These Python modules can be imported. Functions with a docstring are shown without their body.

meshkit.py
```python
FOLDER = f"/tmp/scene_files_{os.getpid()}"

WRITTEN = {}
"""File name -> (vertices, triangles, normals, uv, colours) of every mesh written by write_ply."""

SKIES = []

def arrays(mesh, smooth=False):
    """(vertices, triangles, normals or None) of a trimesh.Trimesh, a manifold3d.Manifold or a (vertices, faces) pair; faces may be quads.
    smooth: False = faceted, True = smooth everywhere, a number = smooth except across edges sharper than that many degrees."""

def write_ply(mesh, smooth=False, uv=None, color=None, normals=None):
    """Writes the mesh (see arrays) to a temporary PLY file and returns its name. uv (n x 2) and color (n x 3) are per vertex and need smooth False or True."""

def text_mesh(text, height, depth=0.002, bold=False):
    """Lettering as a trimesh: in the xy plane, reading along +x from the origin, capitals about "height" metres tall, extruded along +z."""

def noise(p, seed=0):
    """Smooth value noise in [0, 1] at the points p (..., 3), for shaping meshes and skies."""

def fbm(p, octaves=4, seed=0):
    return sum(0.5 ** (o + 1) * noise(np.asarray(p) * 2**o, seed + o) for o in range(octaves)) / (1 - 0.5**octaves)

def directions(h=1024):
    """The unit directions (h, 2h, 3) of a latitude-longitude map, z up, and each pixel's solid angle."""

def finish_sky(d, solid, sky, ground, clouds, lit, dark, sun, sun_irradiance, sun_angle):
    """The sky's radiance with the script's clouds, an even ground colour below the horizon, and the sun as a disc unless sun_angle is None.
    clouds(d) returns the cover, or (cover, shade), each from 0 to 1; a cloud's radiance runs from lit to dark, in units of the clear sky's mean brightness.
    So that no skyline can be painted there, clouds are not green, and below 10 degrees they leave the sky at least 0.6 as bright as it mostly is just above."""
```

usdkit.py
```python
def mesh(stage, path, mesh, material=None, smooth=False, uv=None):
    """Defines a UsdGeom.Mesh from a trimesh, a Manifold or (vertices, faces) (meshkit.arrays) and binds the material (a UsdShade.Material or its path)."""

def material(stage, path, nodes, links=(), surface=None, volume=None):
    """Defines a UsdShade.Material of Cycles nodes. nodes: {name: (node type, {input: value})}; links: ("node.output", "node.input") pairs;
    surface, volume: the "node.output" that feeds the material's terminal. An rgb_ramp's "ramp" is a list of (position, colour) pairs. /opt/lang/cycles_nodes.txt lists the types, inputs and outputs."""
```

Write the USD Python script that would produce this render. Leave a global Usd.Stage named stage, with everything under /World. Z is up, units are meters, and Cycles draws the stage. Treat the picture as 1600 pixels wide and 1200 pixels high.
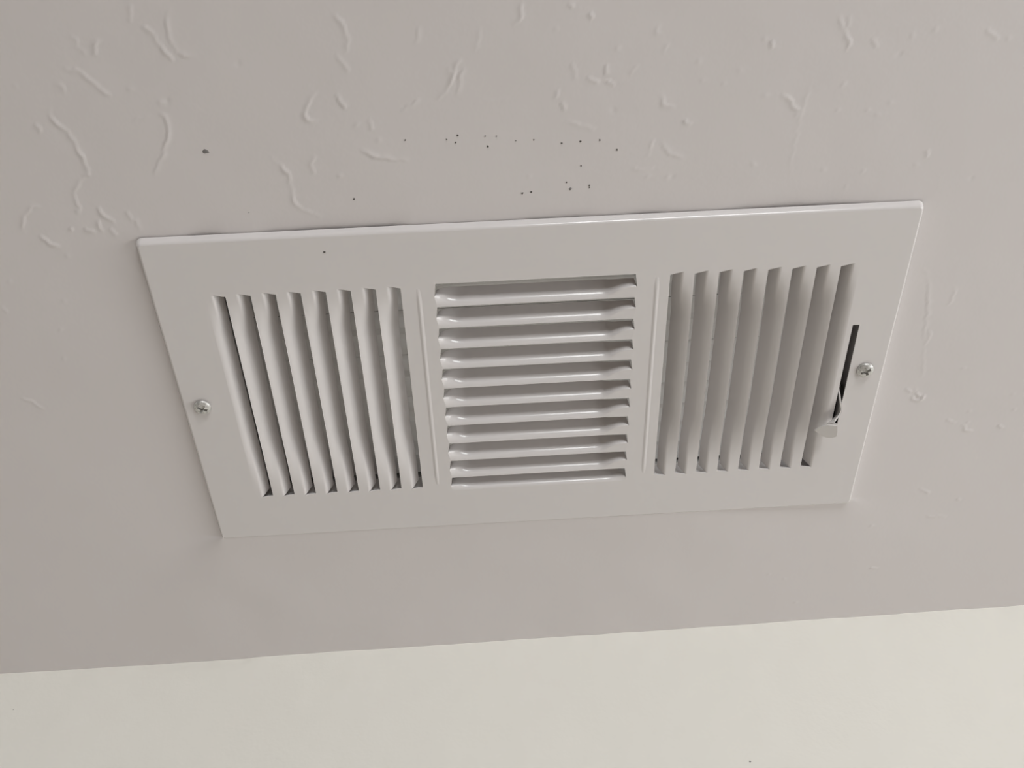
import math
import numpy as np
import trimesh
import shapely
from shapely.geometry import Polygon, box as sbox
from shapely.ops import unary_union
from scipy.spatial import cKDTree
from scipy.spatial.transform import Rotation as Rn
import manifold3d as m3
import meshkit
import usdkit
from pxr import Gf, Usd, UsdGeom, UsdLux, Vt

stage = Usd.Stage.CreateInMemory()
UsdGeom.SetStageUpAxis(stage, "Z")
UsdGeom.SetStageMetersPerUnit(stage, 1.0)
UsdGeom.Xform.Define(stage, "/World")
UsdGeom.Scope.Define(stage, "/World/Looks")

# ------------------------------------------------------------------ camera, light, exposure
Z0 = 2.4355            # height of the register's face; the ceiling lies CEIL above it
CEIL = 0.0045
F_PX = 1452.57
CAM_R = np.array([[0.99825604, 0.0275193, -0.05222619],
                  [-0.05286459, 0.81045663, -0.58340842],
                  [0.02627207, 0.58515189, 0.81049802]])      # rows: right, down, forward
CAM_C = np.array([-0.02758368, -0.30430431, -0.41673875])     # relative to the register's face centre
cam = UsdGeom.Camera.Define(stage, "/World/camera")
cam.CreateHorizontalApertureAttr(36.0)
cam.CreateVerticalApertureAttr(27.0)
cam.CreateFocalLengthAttr(36.0 * F_PX / 1600)
cam.CreateClippingRangeAttr(Gf.Vec2f(0.02, 100))
cam.CreateExposureAttr(-0.36)
r, u, b = CAM_R[0], -CAM_R[1], -CAM_R[2]
c = CAM_C + [0, 0, Z0]
cam.AddTransformOp().Set(Gf.Matrix4d(*r, 0, *u, 0, *b, 0, *c, 1))

ROT = math.radians(-0.5594)          # the register hangs a touch askew in the room
def room(p):
    p = np.asarray(p, float).copy()
    x, y = p[..., 0].copy(), p[..., 1].copy()
    p[..., 0] = x * math.cos(ROT) - y * math.sin(ROT)
    p[..., 1] = x * math.sin(ROT) + y * math.cos(ROT)
    return p
XL, XR, YF, YB, ZT = -2.3, 1.7, -3.4, 0.2188, Z0 + CEIL       # inside faces of the room
WIN1 = (0.24, 1.50, 0.75, 2.1)      # x0 x1 z0 z1 in the wall behind the camera
WIN2 = (-0.68, 0.08, 0.9, 2.34)    # y0 y1 z0 z1 in the right wall
def window_light(name, x, y, z, w, h, rot, power, col):
    l = UsdLux.RectLight.Define(stage, "/World/" + name)
    l.CreateWidthAttr(w); l.CreateHeightAttr(h)
    l.CreateIntensityAttr(power); l.CreateColorAttr(Gf.Vec3f(*col))
    p = room([x, y, z])
    l.AddTranslateOp().Set(Gf.Vec3d(*map(float, p)))
    l.AddRotateXYZOp().Set(Gf.Vec3f(*rot))
window_light("daylight_front", (WIN1[0] + WIN1[1]) / 2, YF - 0.16, (WIN1[2] + WIN1[3]) / 2, WIN1[1] - WIN1[0], WIN1[3] - WIN1[2], (90, 0, math.degrees(ROT)), 20.0, (1.0, 1.02, 1.03))
window_light("daylight_right", XR + 0.09, (WIN2[0] + WIN2[1]) / 2, (WIN2[2] + WIN2[3]) / 2, WIN2[3] - WIN2[2], WIN2[1] - WIN2[0], (0, 90, math.degrees(ROT)), 8.2, (1.0, 1.02, 1.03))

# ------------------------------------------------------------------ materials
def paint(name, col, rough=0.6, scale=420.0, dist=0.00025, strength=0.35, spec=0.5, big=None):
    nodes = {"g": ("geometry", {}), "n": ("noise_texture", {"scale": scale, "detail": 3.0}),
             "b": ("bump", {"distance": dist, "strength": strength}),
             "p": ("principled_bsdf", {"base_color": col, "roughness": rough, "specular_ior_level": spec})}
    links = [("g.position", "n.vector"), ("n.fac", "b.height"), ("b.normal", "p.normal")]
    return usdkit.material(stage, "/World/Looks/" + name, nodes, links, surface="p.BSDF")
def plain(name, col, rough=0.5, metallic=0.0, spec=0.5):
    return usdkit.material(stage, "/World/Looks/" + name, {"p": ("principled_bsdf", {"base_color": col, "roughness": rough, "metallic": metallic, "specular_ior_level": spec})}, surface="p.BSDF")
M_CEIL = paint("ceiling_paint", (0.752, 0.712, 0.704), 0.55, 420, 0.00030, 0.14)
M_WALL = paint("wall_paint", (0.845, 0.822, 0.757), 0.6, 300, 0.0003, 0.3)
M_ROOM = plain("room_paint", (0.50, 0.485, 0.46), 0.7)
M_ENAMEL = paint("white_enamel", (0.750, 0.718, 0.709), 0.17, 260, 0.00012, 0.06)
M_DAMPER = plain("damper_white", (0.84, 0.83, 0.81), 0.45)
M_TAB = plain("white_lever_enamel", (0.70, 0.672, 0.655), 0.4)
M_SCREW = usdkit.material(stage, "/World/Looks/screw_steel", {
    "g": ("geometry", {}), "n": ("noise_texture", {"scale": 900.0, "detail": 3.0}),
    "r": ("rgb_ramp", {"ramp": [(0.3, (0.45, 0.44, 0.42)), (0.62, (0.72, 0.71, 0.68))]}),
    "b": ("bump", {"distance": 0.0003, "strength": 0.5}),
    "p": ("principled_bsdf", {"roughness": 0.38, "metallic": 0.45})},
    [("g.position", "n.vector"), ("n.fac", "r.fac"), ("r.color", "p.base_color"), ("n.fac", "b.height"), ("b.normal", "p.normal")], surface="p.BSDF")
M_GALV = paint("galvanised_sheet", (0.48, 0.48, 0.46), 0.5, 60, 0.0002, 0.1)
M_SPECK = plain("dark_speck", (0.12, 0.11, 0.10), 0.8)
M_SPECK_GREY = plain("grey_speck", (0.22, 0.21, 0.20), 0.8)
M_FRAME = plain("window_frame_white", (0.78, 0.78, 0.76), 0.4)
M_FLOOR = usdkit.material(stage, "/World/Looks/wood_floor", {
    "g": ("geometry", {}), "m": ("mapping", {"scale": (1.5, 14.0, 1.0)}), "n": ("noise_texture", {"scale": 2.0, "detail": 5.0}),
    "r": ("rgb_ramp", {"ramp": [(0.3, (0.20, 0.14, 0.10)), (0.7, (0.34, 0.24, 0.18))]}), "p": ("principled_bsdf", {"roughness": 0.4})},
    [("g.position", "m.vector"), ("m.vector", "n.vector"), ("n.fac", "r.fac"), ("r.color", "p.base_color")], surface="p.BSDF")
M_GLASS = usdkit.material(stage, "/World/Looks/window_glass", {
    "t": ("transparent_bsdf", {}), "s": ("glossy_bsdf", {"roughness": 0.0}), "f": ("fresnel", {"IOR": 1.45}), "x": ("mix_closure", {})},
    [("f.fac", "x.fac"), ("t.BSDF", "x.closure1"), ("s.BSDF", "x.closure2")], surface="x.closure")

# ------------------------------------------------------------------ helpers
used = {}
def numbered(parent, name):
    k = used.get((parent, name), 0)
    used[(parent, name)] = k + 1
    return f"{parent}/{name}" + (f"_{k:03d}" if k else "")
def tag(prim, label=None, cat=None, group=None, kind=None):
    prim = prim.GetPrim() if hasattr(prim, "GetPrim") else prim
    for k, v in (("label", label), ("category", cat), ("group", group), ("kind", kind)):
        if v:
            prim.SetCustomDataByKey(k, v)
    return prim
def thing(name, label, cat, loc=(0, 0, 0), kind=None):
    x = UsdGeom.Xform.Define(stage, numbered("/World", name))
    x.AddTranslateOp().Set(Gf.Vec3d(*map(float, loc)))
    tag(x, label, cat, kind=kind)
    return str(x.GetPath())
def part(name, mesh, mat, parent="/World", smooth=30, label=None):
    p = usdkit.mesh(stage, numbered(parent, name), mesh, mat, smooth=smooth)
    if label:
        tag(p, label)
    return str(p.GetPath())
def bx(x0, x1, y0, y1, z0, z1):
    return trimesh.creation.box(bounds=[[min(x0, x1), min(y0, y1), min(z0, z1)], [max(x0, x1), max(y0, y1), max(z0, z1)]])
def cat(ms):
    return trimesh.util.concatenate([trimesh.Trimesh(*m) if isinstance(m, tuple) else m for m in ms])
def grid_faces(nu, nv, flip=False):
    i = np.arange(nu * nv).reshape(nu, nv)
    q = np.stack([i[:-1, :-1], i[1:, :-1], i[1:, 1:], i[:-1, 1:]], -1).reshape(-1, 4)
    if flip:
        q = q[:, ::-1]
    return np.vstack([q[:, [0, 1, 2]], q[:, [0, 2, 3]]])
def turned(mesh):
    mesh.vertices = room(mesh.vertices)
    return mesh
def on_ceiling(px, z=CEIL):
    """A point of the photograph as a point of the ceiling plane (relative to the register's face)."""
    px = np.atleast_2d(np.asarray(px, float))
    v = np.column_stack([(px[:, 0] - 800) / F_PX, (px[:, 1] - 600) / F_PX, np.ones(len(px))]) @ CAM_R
    return CAM_C + v * ((z - CAM_C[2]) / v[:, 2])[:, None]

# ------------------------------------------------------------------ ceiling: skip-trowelled plaster with its trowel marks
STROKES = []     # (points in photo pixels, facing the light?, strength)
def st(ox, oy, s, bright, amp, *pts):
    STROKES.append((np.array([(ox + x / s, oy + y / s) for x, y in pts]), bright, amp))
def B1(*p, a=1.0, o=(0, 0)): st(*o, 4, True, a, *p)
def D1(*p, a=1.0, o=(0, 0)): st(*o, 4, False, a, *p)
B1((440,200),(500,300),(540,350), a=.7); B1((625,240),(590,310),(595,355)); B1((820,30),(810,100),(815,150), a=.9)
B1((880,165),(950,195),(1000,280),(1060,350),(1085,390), a=1.1); D1((1060,40),(1035,110),(1045,210),(1070,280),(1130,340),(1230,370), a=1.0)
B1((390,410),(430,435),(480,440),(530,470),(640,565),(700,615), a=.9); B1((330,515),(385,540),(400,600), a=.6)
B1((335,670),(315,720),(350,765),(430,835),(480,920),(530,1010),(560,1090),(540,1110),(500,1140),(485,1190), a=1.2)
B1((210,770),(260,830), a=.7); B1((75,520),(120,545), a=.4); B1((820,750),(940,720), a=.4)
D1((980,690),(1045,770),(1045,850),(1020,930),(1005,1000),(970,1060),(960,1110), a=1.0)
o = (400, 0)
B1((490,70),(530,140),(570,220),(575,280),(555,340), a=.9, o=o); B1((490,345),(550,400),(575,455), a=.8, o=o)
B1((385,580),(350,620),(320,680),(315,720),(350,750),(390,760), a=1.2, o=o); D1((490,590),(520,635),(560,680), a=1.1, o=o)
B1((1290,370),(1255,410),(1235,480),(1220,530),(1190,575),(1125,620), a=1.2, o=o); B1((1205,420),(1235,465), a=.7, o=o)
D1((1290,410),(1275,500),(1255,600), a=.9, o=o); B1((1390,180),(1400,240),(1360,315), a=.9, o=o)
B1((1010,605),(970,650),(900,690), o=o); B1((700,745),(720,780),(730,820), o=o)
B1((90,975),(150,1020),(200,1080),(220,1140),(240,1200),(248,1260),(320,1320),(420,1360), a=1.0, o=o)
B1((380,980),(350,1040),(380,1085), a=1.2, o=o); D1((650,930),(740,980),(900,1000),(960,1005), a=1.0, o=o)
D1((1005,160),(1000,280), a=.6, o=o); B1((1360,650),(1590,610), a=.4, o=o)
o = (800, 0)
B1((50,10),(70,80),(60,120),(0,160), a=.9, o=o); B1((370,10),(370,50), o=o); B1((485,75),(520,105), o=o); B1((250,180),(290,165), a=.7, o=o)
B1((370,390),(395,440),(415,495), a=1.3, o=o); B1((465,485),(550,505), a=1.1, o=o); B1((595,490),(650,530), a=.8, o=o)
D1((580,400),(585,470), a=.9, o=o); B1((790,400),(730,465), a=.8, o=o); B1((975,270),(950,340), a=.6, o=o)
B1((940,580),(945,640),(960,660),(1030,665), a=1.1, o=o); B1((1090,740),(1095,765),(1130,775), a=1.2, o=o)
B1((285,560),(280,620), a=.6, o=o); D1((300,630),(340,690), a=.7, o=o); B1((330,745),(440,785),(530,800), a=.6, o=o)
B1((890,870),(850,985), a=.8, o=o); D1((930,885),(960,945),(1070,1005), a=.8, o=o); B1((780,1030),(790,1055),(890,1050), a=.5, o=o)
o = (1200, 0)
B1((440,70),(465,150),(490,210),(510,270),(490,330), a=1.1, o=o); D1((500,90),(485,180), a=.9, o=o); D1((645,240),(670,310), a=.8, o=o)
B1((1390,170),(1400,210),(1440,250), a=1.0, o=o); B1((10,260),(40,305), a=1.0, o=o); B1((95,575),(150,625),(185,680),(220,690), a=1.0, o=o)
B1((275,510),(190,800),(140,1100), a=.35, o=o); B1((992,930),(1000,990), a=1.6, o=o)
def B6(*p, a=1.0, o=(1350, 300)): st(*o, 6, True, a, *p)
def D6(*p, a=1.0, o=(1350, 300)): st(*o, 6, False, a, *p)
D6((550,700),(600,830),(590,1000),(590,1100),(570,1300),(560,1420), a=.6); B6((855,880),(850,950),(790,1070), a=.7)
o = (1350, 500)
B6((600,80),(630,150),(570,240), a=.9, o=o); B6((570,240),(555,540), a=.4, o=o); B6((450,700),(470,745),(540,740),(555,690), a=1.6, o=o); D6((470,690),(520,725), a=1.5, o=o)
B6((400,630),(450,680), a=.9, o=o)
B6((770,935),(870,965), a=.9, o=o); B6((915,975),(960,1025),(1015,1050), a=1.2, o=o); B6((1265,975),(1300,1015), a=1.0, o=o)
o = (0, 280)
B6((370,240),(290,290),(225,350),(210,460),(260,510), a=1.0, o=o); B6((360,520),(440,570),(520,620),(570,645), a=1.2, o=o)
B6((760,20),(700,130),(740,270),(760,320), a=.9, o=o); B6((920,250),(970,330),(1050,380),(1090,440), a=1.2, o=o); B6((915,380),(940,460),(980,475), a=1.2, o=o)
B6((1030,450),(1090,535), a=1.2, o=o); B6((650,460),(690,475), o=o); B6((790,450),(830,480),(890,480), o=o); B6((1200,290),(1240,360),(1270,400), a=.8, o=o)
D6((1250,370),(1290,450),(1300,500), a=.9, o=o)
st(0, 0, 1, True, .8, (0,478), (14,490)); st(0, 0, 1, True, .7, (32,620), (50,627), (68,640)); st(0, 0, 1, True, .5, (590,830), (670,822), (750,817))
def B8(*p, a=1.0): st(1180, 760, 3.81, True, a, *p)
B8((980,5),(1045,40), a=1.1); B8((1205,70),(1220,85)); B8((1020,170),(1140,178), a=.8); B8((50,125),(350,118), a=.4); B8((685,475),(730,490), a=1.2)
DABS = [(203,139),(250,160),(557,195),(592,219),(531,275),(1156,110),(1098,126),(1196,149),(1092,96),(1177,257),(1044,276),(1012,276),(827,276),(1195,60),(965,75),(1131,131),(1027,45),(1027,52),
        (1426,55),(1462,46),(1576,60),(1309,172),(1356,172),(1371,179),(1432,257),(1349,267),(1287,265),(1322,292),(1430,609),(1225,903),(1201,896),(1243,941),(1361,820),(1392,160),(1318,132),(1245,180),
        (1512,660),(1583,615),(1505,575),(1515,643),(1585,640),(100,470),(105,400),(120,330),(100,560),(95,515),(15,440)]
DENTS = [(261,158),(372,100),(1405,85),(1518,278),(1050,277),(958,172)]

FX = np.concatenate([[-2.4, -1.6, -1.0, -0.7, -0.5], np.arange(-0.43, 0.4401, 0.0008), [0.5, 0.7, 1.0, 1.5, 2.0]])
FY = np.concatenate([[-3.5, -2.4, -1.4, -0.8, -0.5, -0.35], np.arange(-0.24, 0.2371, 0.0008), [0.25, 0.3]])
HX, HY = (-0.183, 0.183), (-0.081, 0.083)            # the opening behind the register
snap = lambda a, v: a.__setitem__(np.argmin(abs(a - v)), v)
for v in HX: snap(FX, v)
for v in HY: snap(FY, v)
GX, GY = np.meshgrid(FX, FY, indexing="ij")
P2 = np.column_stack([GX.ravel(), GY.ravel()])
down = np.zeros(len(P2))
near = (abs(P2[:, 0]) < 0.5) & (P2[:, 1] > -0.3)
tree_pts, tree_nrm, tree_stroke, tree_amp = [], [], [], []
LIGHT = np.array([0.80, -0.60])
for si, (pts, bright, amp) in enumerate(STROKES):
    w = on_ceiling(pts)[:, :2]
    # Catmull-Rom through the points
    e = np.vstack([2 * w[0] - w[1], w, 2 * w[-1] - w[-2]])
    dense = []
    for k in range(1, len(e) - 2):
        n = max(4, int(np.linalg.norm(e[k + 1] - e[k]) / 0.0006))
        t = np.linspace(0, 1, n, endpoint=False)[:, None]
        dense.append(0.5 * (2 * e[k] + (e[k + 1] - e[k - 1]) * t + (2 * e[k - 1] - 5 * e[k] + 4 * e[k + 1] - e[k + 2]) * t**2 + (3 * e[k] - e[k - 1] - 3 * e[k + 1] + e[k + 2]) * t**3))
    dense = np.vstack(dense + [w[-1:]])
    jit = meshkit.noise(np.column_stack([dense * 400, np.full(len(dense), si * 3.1)]), 5) - 0.5
    tg = np.gradient(dense, axis=0)
    tg /= np.maximum(np.linalg.norm(tg, axis=1, keepdims=True), 1e-9)
    nr = np.column_stack([tg[:, 1], -tg[:, 0]])
    dense = dense + nr * jit[:, None] * 0.0020
    ker = np.exp(-np.linspace(-2, 2, 9) ** 2)
    nr = np.column_stack([np.convolve(np.pad(nr[:, q], 4, mode="edge"), ker / ker.sum(), "valid") for q in (0, 1)])
    if (nr.mean(0) @ LIGHT > 0) != bright:
        nr = -nr
    run = np.linspace(0, 1, len(dense))
    fade = np.clip(np.minimum(run, 1 - run) * 5, 0.0, 1) ** 0.7
    tree_pts.append(dense); tree_nrm.append(nr); tree_stroke.append(np.full(len(dense), si)); tree_amp.append(amp * fade * (0.35 + 1.3 * (meshkit.noise(np.column_stack([dense * 250, np.full(len(dense), 9.0)]), 8))))
nearP = P2[near]
acc = np.zeros(len(nearP))
for pts, nr, sidx, am in zip(tree_pts, tree_nrm, tree_stroke, tree_amp):
    lo, hi = pts.min(0) - 0.016, pts.max(0) + 0.016
    sel = np.where(np.all((nearP > lo) & (nearP < hi), axis=1))[0]
    if not len(sel):
        continue
    dist, j = cKDTree(pts).query(nearP[sel])
    dv = nearP[sel] - pts[j]
    n = np.einsum("ij,ij->i", dv, nr[j])
    along = np.sqrt(np.maximum(dist**2 - n**2, 0))
    wide = np.where(n < 0, 0.0013, 0.0013 + (0.00034 - 0.0013) * np.clip(n / np.maximum(dist, 1e-9), 0, 1))   # steep towards the light it faces, gentle behind
    acc[sel] = np.maximum(acc[sel], 0.00029 * am[j] * np.exp(-(dist / wide) ** 2))
rng = np.random.default_rng(4)
for k, (q, s) in enumerate([(d, 1) for d in DABS] + [(d, -1) for d in DENTS]):
    cpt = on_ceiling(q)[0, :2]
    ra, rb, th = rng.uniform(0.0009, 0.0016), rng.uniform(0.0008, 0.0013), rng.uniform(0, 3)
    d = nearP - cpt
    m = np.abs(d).max(1) < 0.008
    ux, uy = d[m, 0] * math.cos(th) + d[m, 1] * math.sin(th), -d[m, 0] * math.sin(th) + d[m, 1] * math.cos(th)
    acc[m] += s * 0.00020 * np.exp(-((ux / ra) ** 2 + (uy / rb) ** 2))
fade_edge = 1.0
low = meshkit.fbm(np.column_stack([nearP * 14, np.zeros(len(nearP))]), 3, 3) - 0.5
mid = meshkit.fbm(np.column_stack([nearP * 70, np.zeros(len(nearP))]), 3, 11) - 0.5
down[near] = acc + 0.0008 * low + 0.00007 * mid
# paint and caulk fill the far edge of the register flush, less so its right edge
ex, ey = P2[:, 0] + 0.0003, P2[:, 1] - 0.0016
dx, dy = np.maximum(abs(ex) - 0.1938, 0), np.maximum(abs(ey) - 0.0995, 0)
inn = np.maximum(np.minimum(0.1938 - abs(ex), 0.0995 - abs(ey)), 0)
dd = np.hypot(dx, dy)
# which side a point belongs to, blended round the corners
wgt = np.where(dd > 0, dx / np.maximum(dd, 1e-9), (0.1938 - abs(ex) < 0.0995 - abs(ey)) * 1.0) ** 2
a_x = np.where(ex < 0, 0.0034 * np.clip((ey + 0.101) / 0.02, 0, 1), 0.0012 * np.clip((ey + 0.07) / 0.09, 0, 1)) + 0.0014 * np.clip((ey - 0.06) / 0.04, 0, 1) * (ex < 0)
a_y = np.where(ey > 0, 0.0042 * (1 - 0.75 * np.clip((ex - 0.10) / 0.09, 0, 1)), 0.0)
wob = 0.75 + 0.5 * meshkit.noise(np.column_stack([P2 * 30, np.zeros(len(P2))]), 41)
width = (0.0065 * wgt + 0.055 * (1 - wgt) * (ey > 0) + 0.016 * (1 - wgt) * (ey <= 0)) * wob
caulk = (a_x * wgt + a_y * (1 - wgt)) * np.exp(-dd / width) * np.exp(-inn / 0.004)
gap = np.clip(meshkit.noise(np.column_stack([P2[:, :1] * 55, P2[:, 1:] * 20, np.zeros(len(P2))]), 77) - 0.35, 0, 1) * 0.0024
caulk -= gap * (1 - wgt) * (ey < 0) * np.exp(-dd / 0.005) * np.exp(-inn / 0.006)
# keep the plaster from dipping under the register's rim
inside = np.maximum(abs(P2[:, 0]) - 0.198, abs(P2[:, 1] - 0.0018) - 0.1035)
keep = np.clip(inside / 0.012, 0, 1)
down *= np.where(inside < 0.012, 0.25 + 0.75 * keep, 1.0)
down = down + caulk
V = np.column_stack([P2, Z0 + CEIL - down])
F = grid_faces(len(FX), len(FY), flip=True)
ctr = V[F].mean(1)
F = F[~((ctr[:, 0] > HX[0]) & (ctr[:, 0] < HX[1]) & (ctr[:, 1] > HY[0]) & (ctr[:, 1] < HY[1]))]
slab_poly = Polygon([(-2.4, -3.5), (2.0, -3.5), (2.0, 0.3), (-2.4, 0.3)], [[(HX[0], HY[0]), (HX[1], HY[0]), (HX[1], HY[1]), (HX[0], HY[1])]])
slab = trimesh.creation.extrude_polygon(slab_poly, 0.012, engine="earcut")
slab.apply_translation([0, 0, Z0 + CEIL + 0.0012])
CEILING = thing("ceiling", "off-white plastered ceiling with trowel marks around the air register", "ceiling", kind="structure")
part("plaster", (V, F), M_CEIL, CEILING, smooth=True)
part("drywall", slab, M_ROOM, CEILING)
boot = cat([bx(HX[0], HX[0] + .0008, HY[0], HY[1], Z0 + CEIL + .001, Z0 + .20), bx(HX[1] - .0008, HX[1], HY[0], HY[1], Z0 + CEIL + .001, Z0 + .20),
            bx(HX[0], HX[1], HY[0], HY[0] + .0008, Z0 + CEIL + .001, Z0 + .20), bx(HX[0], HX[1], HY[1] - .0008, HY[1], Z0 + CEIL + .001, Z0 + .20), bx(HX[0], HX[1], HY[0], HY[1], Z0 + .20, Z0 + .2008)])
part("duct_boot", boot, M_GALV, CEILING, label="dark galvanised duct boot above the register")

def speck_mesh(px, rad, rng, plane="ceiling"):
    if plane == "face":
        cpt = on_ceiling(px, 0.0)[0]
    else:
        cpt = on_ceiling(px)[0]
        j = np.argmin(((P2 - cpt[:2]) ** 2).sum(1))
        cpt = np.array([cpt[0], cpt[1], CEIL - down[j]])
    n = 10
    a = np.linspace(0, 2 * np.pi, n, endpoint=False)
    rr = rad * rng.uniform(0.7, 1.25, n)
    rim = np.column_stack([cpt[0] + rr * np.cos(a), cpt[1] + rr * np.sin(a), np.full(n, cpt[2] + 0.0001)])
    mid_ = np.column_stack([cpt[0] + .7 * rr * np.cos(a), cpt[1] + .7 * rr * np.sin(a), np.full(n, cpt[2] - 0.00022)])
    v = np.vstack([rim, mid_, [[cpt[0], cpt[1], cpt[2] - 0.0003]]])
    f = []
    for i in range(n):
        k = (i + 1) % n
        f += [(i, n + i, k), (k, n + i, n + k), (n + i, 2 * n, n + k)]
    f = np.array(f)[:, ::1]
    m = trimesh.Trimesh(v, f, process=False)
    if m.face_normals[:, 2].mean() > 0:
        m.invert()
    return m
SPECKS = [((553,311),.0007,0),((633,219),.0005,0),((698,218),.0005,1),((715,212),.0006,0),((712,223),.0005,0),((758,213),.0005,1),((776,213),.0004,1),((762,229),.0007,0),
          ((816,302),.0007,0),((830,300),.0006,0),((878,224),.0006,0),((907,221),.0006,0),((937,219),.0006,0),((964,234),.0006,0),((908,259),.0005,0),((885,285),.0005,0),((891,295),.0009,1),
          ((921,290),.0006,0),((921,293),.0005,0),((834,219),.0005,0),((806,220),.0004,1),((389,332),.0003,1)]
for q, rad, g in SPECKS:
    sm = speck_mesh(q, rad * 0.85, rng)
    sm.apply_translation([0, 0, Z0])
    part("speck", sm, M_SPECK_GREY if g else M_SPECK, CEILING, smooth=False)
big = speck_mesh((321, 236.5), 0.0018, rng)
big.vertices[:, 1] = big.vertices[:, 1].mean() + (big.vertices[:, 1] - big.vertices[:, 1].mean()) * 0.75
big.apply_translation([0, 0, Z0])
part("speck", big, M_SPECK_GREY, CEILING, smooth=False, label="largest grey speck on the ceiling")

# ------------------------------------------------------------------ walls, floor, windows
T = 0.12
wx = np.concatenate([[XL, -1.6, -1.0, -0.7], np.arange(-0.6, 0.6001, 0.003), [0.7, 1.0, 1.5, XR]])
wz = np.concatenate([[0.0, 0.8, 1.5, 1.9, 2.05], np.arange(2.12, ZT - 0.001, 0.003), [ZT + 0.0008]])
WX, WZ = np.meshgrid(wx, wz, indexing="ij")
wp = np.column_stack([WX.ravel(), np.zeros(WX.size), WZ.ravel()])
bump = 0.0007 * (meshkit.fbm(wp * [9, 1, 9], 3, 21) - 0.5) + 0.0006 * (meshkit.fbm(wp * [60, 1, 60], 3, 22) - 0.5)
corner = np.exp(-((ZT - wp[:, 2]) / 0.006) ** 2)
lip = 0.0014 / (1 + np.exp((wp[:, 0] + 0.204) / 0.0012)) * np.clip((wp[:, 0] + 0.40) / 0.12, 0, 1)
bump += corner * (lip + 0.0005 * (meshkit.noise(wp * [22, 1, 0], 31) - 0.5) + 0.0006 * (meshkit.noise(wp * [90, 1, 0], 32) - 0.5))
wv = wp.copy(); wv[:, 1] = YB + bump
wf = grid_faces(len(wx), len(wz))
front = trimesh.Trimesh(wv, wf, process=False)
if front.face_normals[:, 1].mean() > 0:
    front.invert()
WB = thing("wall_back", "cream painted wall meeting the ceiling below the air register", "wall", kind="structure")
part("wall_surface", turned(front), M_WALL, WB, smooth=True)
part("wall_core", turned(bx(XL, XR, YB + .004, YB + T, 0, ZT)), M_ROOM, WB)
def wall_speck(px, rad):
    v = np.array([(px[0] - 800) / F_PX, (px[1] - 600) / F_PX, 1.0]) @ CAM_R
    n = np.array([-math.sin(ROT), math.cos(ROT), 0])
    q = CAM_C + v * ((YB + 0.0002 - CAM_C @ n) / (v @ n)) + [0, 0, Z0]
    s = trimesh.creation.icosphere(1, rad)
    s.vertices[:, 1] *= 0.35
    s.apply_translation(q)
    return s
for q, rad in (((21, 1109), .0008), ((1285, 1086), .0007), ((1172, 1190), .0006)):
    part("speck", wall_speck(q, rad), M_SPECK_GREY, WB)
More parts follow.
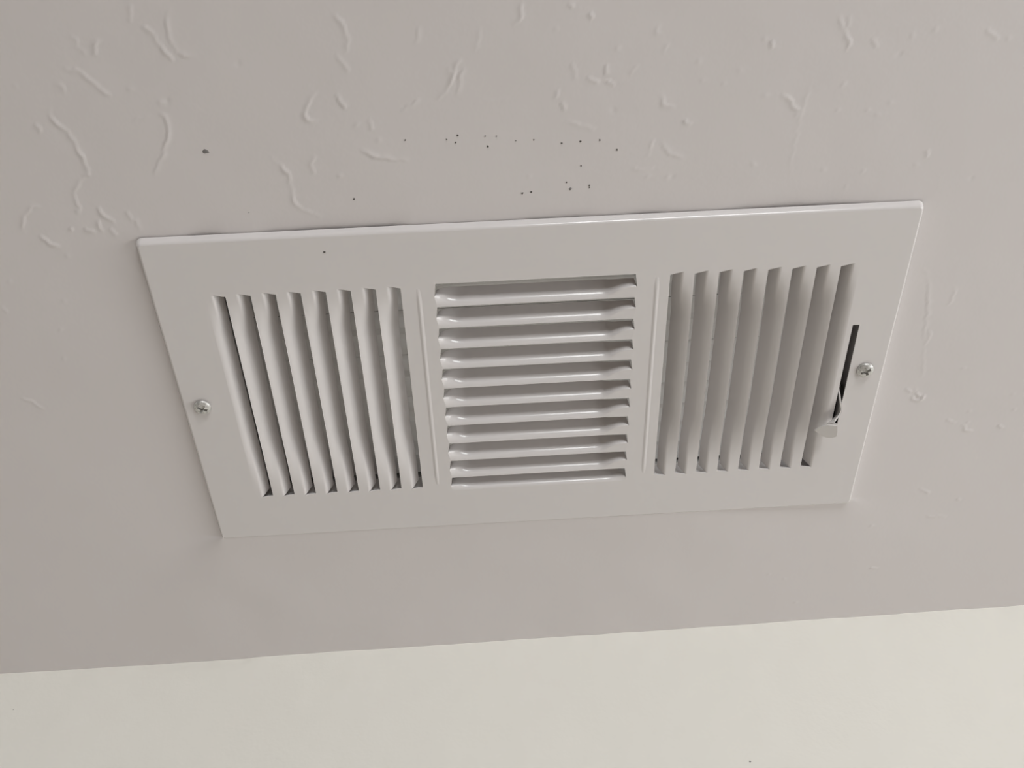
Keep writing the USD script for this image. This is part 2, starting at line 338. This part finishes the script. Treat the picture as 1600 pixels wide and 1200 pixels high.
def walled(name, along, fixed, out, lo, hi, win, label):
    """A plain wall with a window opening. along: axis index 0/1 of its length, fixed: its inner face, out: +1/-1 outward."""
    def b(a0, a1, z0, z1, d0=0.0, d1=T):
        s = sorted([fixed + out * d0, fixed + out * d1])
        return bx(a0, a1, *s, z0, z1) if along == 0 else bx(*s, a0, a1, z0, z1)
    if win:
        a0, a1, z0, z1 = win
        m = cat([b(lo, a0, 0, ZT), b(a1, hi, 0, ZT), b(a0, a1, 0, z0), b(a0, a1, z1, ZT)])
    else:
        m = b(lo, hi, 0, ZT)
    p = stage.GetPrimAtPath(part(name, turned(m), M_ROOM))
    tag(p, label, "wall", kind="structure")
    if win:
        k = used.get(("/World", "window_n"), 0) + 1
        used[("/World", "window_n")] = k
        w = thing(f"window_{k}", "white framed daylight window in the " + ("wall behind the camera" if along == 0 else "right wall"), "window", kind="structure")
        fw = 0.05
        fr = cat([b(a0, a0 + fw, z0, z1, .03, .09), b(a1 - fw, a1, z0, z1, .03, .09), b(a0 + fw, a1 - fw, z0, z0 + fw, .03, .09), b(a0 + fw, a1 - fw, z1 - fw, z1, .03, .09)])
        part("window_frame", turned(fr), M_FRAME, w)
        part("mullion", turned(b((a0 + a1) / 2 - .02, (a0 + a1) / 2 + .02, z0 + fw, z1 - fw, .035, .085)), M_FRAME, w)
        for q0, q1 in ((a0 + fw, (a0 + a1) / 2 - .02), ((a0 + a1) / 2 + .02, a1 - fw)):
            part("pane", turned(b(q0, q1, z0 + fw, z1 - fw, .058, .062)), M_GLASS, w)
walled("wall_front", 0, YF, -1, XL - T, XR + T, WIN1, "plain off-white wall behind the camera")
walled("wall_right", 1, XR, 1, YF, YB + T, WIN2, "plain off-white wall on the right of the room")
walled("wall_left", 1, XL, -1, YF, YB + T, None, "plain off-white wall on the left of the room")
fl = turned(bx(XL - T, XR + T, YF - T, YB + T, -0.05, 0))
tag(stage.GetPrimAtPath(part("floor", fl, M_FLOOR)), "brown wooden floor of the room", "floor", kind="structure")

# ------------------------------------------------------------------ the air register
REG = thing("air_register", "white stamped-steel ceiling air register with three louvre banks and a damper lever", "air vent", (0, 0, Z0))
TH = 0.0007                                   # sheet thickness
CX, CY, HA, HB = -0.0003, 0.0016, 0.1940, 0.0997
# side banks: hinge of slot k at XS + k*PS going right (left bank), mirrored on the right
XS, PS, WS = -0.16559, 0.01271, 0.00722
YHT, YHB, YCT, YCB = -0.0690, 0.07015, -0.06736, 0.06913
# centre bank: top edge of slot k at YC + k*PC, hinge WC further
XC, XCH, PC, YC, WC = 0.05151, 0.05254, 0.01311, -0.06817, 0.00703

def rounded(off, n=7):
    rad = 0.0012 + max(off, 0)
    ax, by = HA + off - rad, HB + off - rad
    pts = []
    for (sx, sy, a0) in ((1, 1, 0), (-1, 1, 90), (-1, -1, 180), (1, -1, 270)):
        for a in np.radians(a0 + np.linspace(0, 90, n)):
            pts.append((CX + sx * ax + rad * math.cos(a), CY + sy * by + rad * math.sin(a)))
    return np.array(pts)

holes = []
for s in (-1, 1):
    for k in range(8):
        x = XS + k * PS
        holes.append(Polygon([(-s * v[0], v[1]) for v in [(x, YHT), (x + WS, YCT), (x + WS, YCB), (x, YHB)]]))
        x0 = x - (PS - WS) if k else x - 0.0030
        y0, y1 = (YCT, YCB) if k else (YHT - 0.0, YHB)
        holes.append(Polygon([(-s * v[0], v[1]) for v in [(x0, y0), (x + 1e-6, YHT), (x + 1e-6, YHB), (x0, y1)]]))
for k in range(11):
    y = YC + k * PC
    yt = y - (0.0007 if k == 0 else 0)
    holes.append(Polygon([(-XC, yt), (XC, yt), (XCH, y + WC), (-XCH, y + WC)]))
    y1 = y + PC if k < 10 else y + WC + 0.0030
    xe = XC if k < 10 else XCH
    holes.append(Polygon([(-XCH, y + WC - 1e-6), (XCH, y + WC - 1e-6), (xe, y1), (-xe, y1)]))
LEVER_SLOT = sbox(0.17150, -0.0307, 0.17520, 0.0376)
cut = unary_union([h.buffer(1e-7) for h in holes] + [LEVER_SLOT])
plate = Polygon(rounded(0)).difference(cut)
flat = trimesh.creation.extrude_polygon(plate, TH, engine="earcut")
rings = [(0.0, 0.0), (0.00035, 0.00006), (0.0008, 0.00028), (0.0013, 0.0008), (0.0018, 0.0018), (0.0022, 0.0030), (0.0025, 0.0040), (0.0019, 0.0040), (0.0012, 0.0020), (0.0006, 0.0012), (0.0, TH)]
rv = np.vstack([np.column_stack([rounded(o_), np.full(28, z_)]) for o_, z_ in rings])
rf = []
for i in range(len(rings) - 1):
    for j in range(28):
        a, b_ = i * 28 + j, i * 28 + (j + 1) % 28
        rf += [(a, b_, b_ + 28), (a, b_ + 28, a + 28)]
rim = trimesh.Trimesh(rv, np.array(rf), process=False)
if (rim.face_normals[:28 * 2 * 5, 2].mean()) > 0:
    rim.invert()
face = trimesh.Trimesh(*(lambda m: (m.vertices, m.faces))(cat([flat, rim])), process=True)
face.merge_vertices()
part("face_plate", face, M_ENAMEL, REG, smooth=40)

def louvre(u_cut, u_hinge, u_free, strip, length, first=False, tilt=30.0, steep=0.002, theta=62.0, crease=0.0, ends=(0.011, 0.011), lift=0.0010, bend_end=0.0010):
    """One stamped blade as (s, u, z) points: s runs across from the cut edge (-strip) past the hinge (0) into the duct, u along the blade.
    u_cut, u_hinge, u_free: (start, end) of the blade at its cut edge, hinge and free edge."""
    nm, nu = 34, 64
    mm = np.linspace(-strip, length, nm)
    q = np.linspace(0, 1, nu)
    q = 0.5 - 0.5 * np.cos(np.pi * q) * (0.55 + 0.45 * np.abs(np.cos(np.pi * q)))   # denser towards the ends
    q = np.sort(np.clip(q, 0, 1)); q[0], q[-1] = 0, 1
    L = u_hinge[1] - u_hinge[0]
    th = math.radians(theta)
    S, U, Zz, N = [], [], [], []
    for qq in q:
        d0, d1 = qq * L / ends[0], (1 - qq) * L / ends[1]
        e = min(max(min(d0, d1), 0), 1)
        bl = e * e * (3 - 2 * e) if not crease else e * (2 - e)
        a_end = th * (1.22 if crease else 1.0) * np.clip(mm / bend_end, 0, 1)
        a_mid = np.radians(tilt) * (0.25 if first else 1) + (th - np.radians(tilt) * (0.25 if first else 1)) * (lambda t: t * (1.5 - 0.5 * t * t))(np.clip((mm + strip) / (strip + steep), 0, 1))
        a = (1 - bl) * a_end + bl * a_mid
        if crease and not first and d1 < 1.3:                     # a sharp crease runs from the slot's corner to the cut edge
            fold = -strip * min(1.0, 0.55 * max(d1, 0) ** 2.6)
            k = np.clip((mm - fold) / crease, 0, 1)
            a = a_mid * k * k * (3 - 2 * k)
        dm = mm[1] - mm[0]
        am = 0.5 * (a[1:] + a[:-1])
        s = -strip + np.concatenate([[0], np.cumsum(np.cos(am) * dm)])
        z = np.concatenate([[0], np.cumsum(np.sin(am) * dm)])
        if not first:
            z = z + bl * lift
        t0 = np.clip((mm + strip) / strip, 0, 1) if strip > 0 else np.ones_like(mm)
        lo = np.where(mm < 0, u_cut[0] + (u_hinge[0] - u_cut[0]) * t0, u_hinge[0] + (u_free[0] - u_hinge[0]) * np.clip(mm / length, 0, 1))
        hi = np.where(mm < 0, u_cut[1] + (u_hinge[1] - u_cut[1]) * t0, u_hinge[1] + (u_free[1] - u_hinge[1]) * np.clip(mm / length, 0, 1))
        S.append(s); U.append(lo + (hi - lo) * qq); Zz.append(z); N.append(np.stack([-np.sin(a), np.cos(a)], -1))
    S, U, Zz, N = map(np.array, (S, U, Zz, N))
    return S, U, Zz, N

def blade_mesh(S, U, Zz, N, place):
    nu, nm = S.shape
    low_ = place(S.ravel(), U.ravel(), Zz.ravel())
    up_ = place((S + N[..., 0] * TH).ravel(), U.ravel(), (Zz + N[..., 1] * TH).ravel())
    f = grid_faces(nu, nm)
    g = np.arange(nu * nm).reshape(nu, nm)
    n0 = nu * nm
    border = np.concatenate([g[:, 0], g[-1, 1:], g[::-1, -1][1:], g[0, ::-1][1:-1]])
    nb = np.roll(border, -1)
    side = np.vstack([np.stack([border, nb, nb + n0], 1), np.stack([border, nb + n0, border + n0], 1)])
    m = trimesh.Trimesh(np.vstack([low_, up_]), np.vstack([f, f[:, ::-1] + n0, side[:, ::-1]]), process=False)
    if m.volume < 0:
        m.invert()
    return m

# left and right banks
for s in (-1, 1):
    for k in range(8):
        first = k == 0
        strip = 0.0030 if first else PS - WS
        data = louvre((YHT, YHB) if first else (YCT, YCB), (YHT, YHB), (YHT + .0004, YHB - .0026), strip, 0.0074, first=first, tilt=21, steep=0.0030, theta=55, lift=0.0, ends=(0.030, 0.044), bend_end=0.0018)
        hx = XS + k * PS
        part("vane", blade_mesh(*data, lambda a, b_, z_, hx=hx, s=s: np.column_stack([-s * (hx + a), b_, z_])), M_ENAMEL, REG, smooth=35)
# centre bank (hinge on the wall side, blades rising towards the room)
for k in range(11):
    last = k == 10
    strip = 0.0030 if last else PC - WC
    hy = YC + k * PC + WC
    rg = np.random.default_rng(100 + k)
    data = louvre((-XCH, XCH) if last else (-XC, XC), (-XCH, XCH), (-XC, XC), strip, 0.0060, first=last, theta=70, tilt=13, steep=0.0004, crease=0.0008, ends=(0.0125, 0.0112 + rg.uniform(-.0012, .0012)), lift=0.0002, bend_end=0.0004)
    part("vane", blade_mesh(*data, lambda a, b_, z_, hy=hy: np.column_stack([b_, hy - a, z_])), M_ENAMEL, REG, smooth=35)

# stamped ribs between the banks
for x in (-0.0605, 0.0628):
    n, mseg = 9, 40
    a = np.linspace(-1, 1, n)
    yy = np.linspace(-0.0672, 0.0682, mseg)
    prof = 0.00042 * np.cos(a * np.pi / 2) ** 2
    v, endf = [], np.clip(np.minimum(np.arange(mseg), np.arange(mseg)[::-1]) / 2.0, 0, 1)
    for y, e in zip(yy, endf):
        for ai, pz in zip(a, prof):
            v.append((x + ai * 0.0016, y, 0.00003 - pz * e))
    m = trimesh.Trimesh(np.array(v), grid_faces(mseg, n), process=False)
    if m.face_normals[:, 2].mean() > 0:
        m.invert()
    part("rib", m, M_ENAMEL, REG, smooth=True)

# screws
def screw_mesh(spin):
    R_, Hh = 0.0047, 0.0021
    prof = [(0.0, 0.0)] + [(R_ * math.sin(t), Hh * math.cos(t)) for t in np.linspace(0.0, math.pi / 2, 12)][1:]
    prof = [(R_ * math.sin(t), Hh * math.cos(t)) for t in np.linspace(0, math.pi / 2, 12)] + [(R_ * 0.97, -0.0001), (0.0, -0.0001)]
    head = m3.Manifold.revolve(m3.CrossSection([np.array(prof)[::-1]]), 48)
    if head.volume() <= 0:
        head = m3.Manifold.revolve(m3.CrossSection([np.array(prof)]), 48)
    cross = None
    for ang in (0, 90):
        arm = m3.Manifold.hull_points(np.array([(sx * lx, sy * ly, z) for sx in (-1, 1) for sy in (-1, 1) for lx, ly, z in ((0.0030, 0.00075, 0.0040), (0.0026, 0.00070, 0.0006), (0.0012, 0.0005, -0.0012))]))
        arm = arm.rotate([0, 0, ang])
        cross = arm if cross is None else cross + arm
    head = head - cross
    shaft = m3.Manifold.cylinder(0.016, 0.0019, 0.0016, 20).translate([0, 0, -0.016])
    head = (head + shaft).rotate([180, 0, 0]).rotate([0, 0, spin])
    mm = head.to_mesh()
    return trimesh.Trimesh(mm.vert_properties[:, :3], mm.tri_verts)
for x, y, spin, tilt in ((-0.1848, 0.0008, 28, (3, -4)), (0.1839, -0.0006, 62, (-3, 5))):
    sm = screw_mesh(spin)
    sm.apply_transform(trimesh.transformations.euler_matrix(math.radians(tilt[0]), math.radians(tilt[1]), 0))
    sm.apply_translation([x, y, -0.0007])
    part("screw", sm, M_SCREW, REG, smooth=35, label="cross-head steel screw at the " + ("left" if x < 0 else "right") + " end")

# collar, damper frame and damper blades behind the louvres
def tube_box(x0, x1, y0, y1, z0, z1, t):
    return cat([bx(x0, x0 + t, y0, y1, z0, z1), bx(x1 - t, x1, y0, y1, z0, z1), bx(x0 + t, x1 - t, y0, y0 + t, z0, z1), bx(x0 + t, x1 - t, y1 - t, y1, z0, z1)])
part("collar", tube_box(-0.1705, 0.1705, -0.0735, 0.0737, TH, 0.0140, 0.0008), M_ENAMEL, REG)
for x_ in (-0.1705, 0.1697):
    part("damper_bracket", bx(x_, x_ + 0.0008, -0.0735, 0.0737, 0.0140, 0.036), M_GALV, REG)
for y_ in (-0.0755, 0.0747):
    part("damper_bracket", bx(-0.1705, 0.1705, y_, y_ + 0.0008, 0.0100, 0.036), M_GALV, REG)
gp = bx(0.1790, 0.1798, -0.034, 0.040, 0.0015, 0.022)
gp.apply_transform(trimesh.transformations.rotation_matrix(math.radians(-2.2), [0, 0, 1], [0.179, 0, 0]))
part("lever_guide", gp, M_ENAMEL, REG)
nb_, y0 = 5, -0.0725
pw = 0.145 / nb_
for k in range(nb_):
    ya, yb_ = y0 + k * pw + 0.0006, y0 + (k + 1) * pw - 0.0006
    zc = 0.0180
    prof = [(ya, zc + 0.0009), (ya + 0.004, zc + 0.0002), ((ya + yb_) / 2 - .0035, zc), ((ya + yb_) / 2, zc - 0.0008), ((ya + yb_) / 2 + .0035, zc), (yb_ - 0.004, zc - 0.0002), (yb_, zc - 0.0006)]
    prof = prof + [(y_, z_ + 0.0006) for y_, z_ in prof[::-1]]
    m = trimesh.creation.extrude_polygon(Polygon(prof), 0.3386, engine="earcut")
    m.vertices = m.vertices[:, [2, 0, 1]] + [-0.1693, 0, 0]
    m.fix_normals()
    part("damper_blade", m, M_DAMPER, REG, smooth=False)

# damper lever: a strip that leaves the slot on edge, curls round and ends in a rounded thumb tab
def at(px, z): return on_ceiling(px, z)[0]
A = [at((1312.5, 600), .010), at((1311.5, 612), .0015), at((1313.5, 628), -.0015), at((1315, 640), -.003), at((1312, 648), -.0042), at((1306.5, 655), -.0055), at((1303.5, 661), -.0066)]
Bq = [at((1312.0, 604), .016), at((1309.5, 618), .010), at((1307.5, 636), .0075), at((1305, 649), .004), at((1301.5, 655.5), -.001), at((1299, 658), -.0042), at((1291, 662.5), -.0056)]
lv, nL = [], len(A)
tt = np.linspace(0, nL - 1, 40)
def cr(P, t):
    P = np.array(P); i = min(int(t), len(P) - 2); f = t - i
    p0, p1, p2, p3 = P[max(i - 1, 0)], P[i], P[i + 1], P[min(i + 2, len(P) - 1)]
    return 0.5 * (2 * p1 + (p2 - p0) * f + (2 * p0 - 5 * p1 + 4 * p2 - p3) * f**2 + (3 * p1 - p0 - 3 * p2 + p3) * f**3)
ea, eb = np.array([cr(A, t) for t in tt]), np.array([cr(Bq, t) for t in tt])
tan = np.gradient((ea + eb) / 2, axis=0)
nrm = np.cross(tan, eb - ea); nrm /= np.linalg.norm(nrm, axis=1, keepdims=True)
h = 0.00045
ringv = np.stack([ea - nrm * h, ea + nrm * h, eb + nrm * h, eb - nrm * h], 1)
rfv = []
for i in range(len(tt) - 1):
    for j in range(4):
        a, b_ = i * 4 + j, i * 4 + (j + 1) % 4
        rfv += [(a, b_, b_ + 4), (a, b_ + 4, a + 4)]
rfv += [(0, 2, 1), (0, 3, 2)]
e_ = (len(tt) - 1) * 4
rfv += [(e_, e_ + 1, e_ + 2), (e_, e_ + 2, e_ + 3)]
ribbon = trimesh.Trimesh(ringv.reshape(-1, 3), np.array(rfv), process=False)
ribbon.fix_normals()
tab_px = [(1306, 662), (1306.5, 672), (1305, 679.5), (1299, 682.5), (1291, 683), (1283, 681.2), (1278.5, 677), (1273.5, 673.8), (1278, 669.5), (1284, 665.5), (1292, 662)]
tp = on_ceiling(tab_px, -0.0062)[:, :2]
poly = Polygon(tp).buffer(0.0005).buffer(-0.0005)
tab = trimesh.creation.extrude_polygon(poly, 0.0009, engine="earcut")
tc = np.array([tp[:, 0].mean(), tp[:, 1].mean()])
tab.vertices[:, 2] += -0.0070 - 0.22 * (tab.vertices[:, 0] - tc[0]) + 0.12 * (tab.vertices[:, 1] - tc[1])
lever = part("damper_lever", ribbon, M_TAB, REG, smooth=40, label="thin curled metal damper lever leaving the slot")
part("thumb_tab", tab, M_TAB, lever, smooth=30, label="flat rounded tab at the lever's end")
fs = speck_mesh((507, 394), 0.0006, rng, plane="face")
part("speck", fs, M_SPECK, REG, smooth=False, label="dark fleck on the flange above the left louvres")
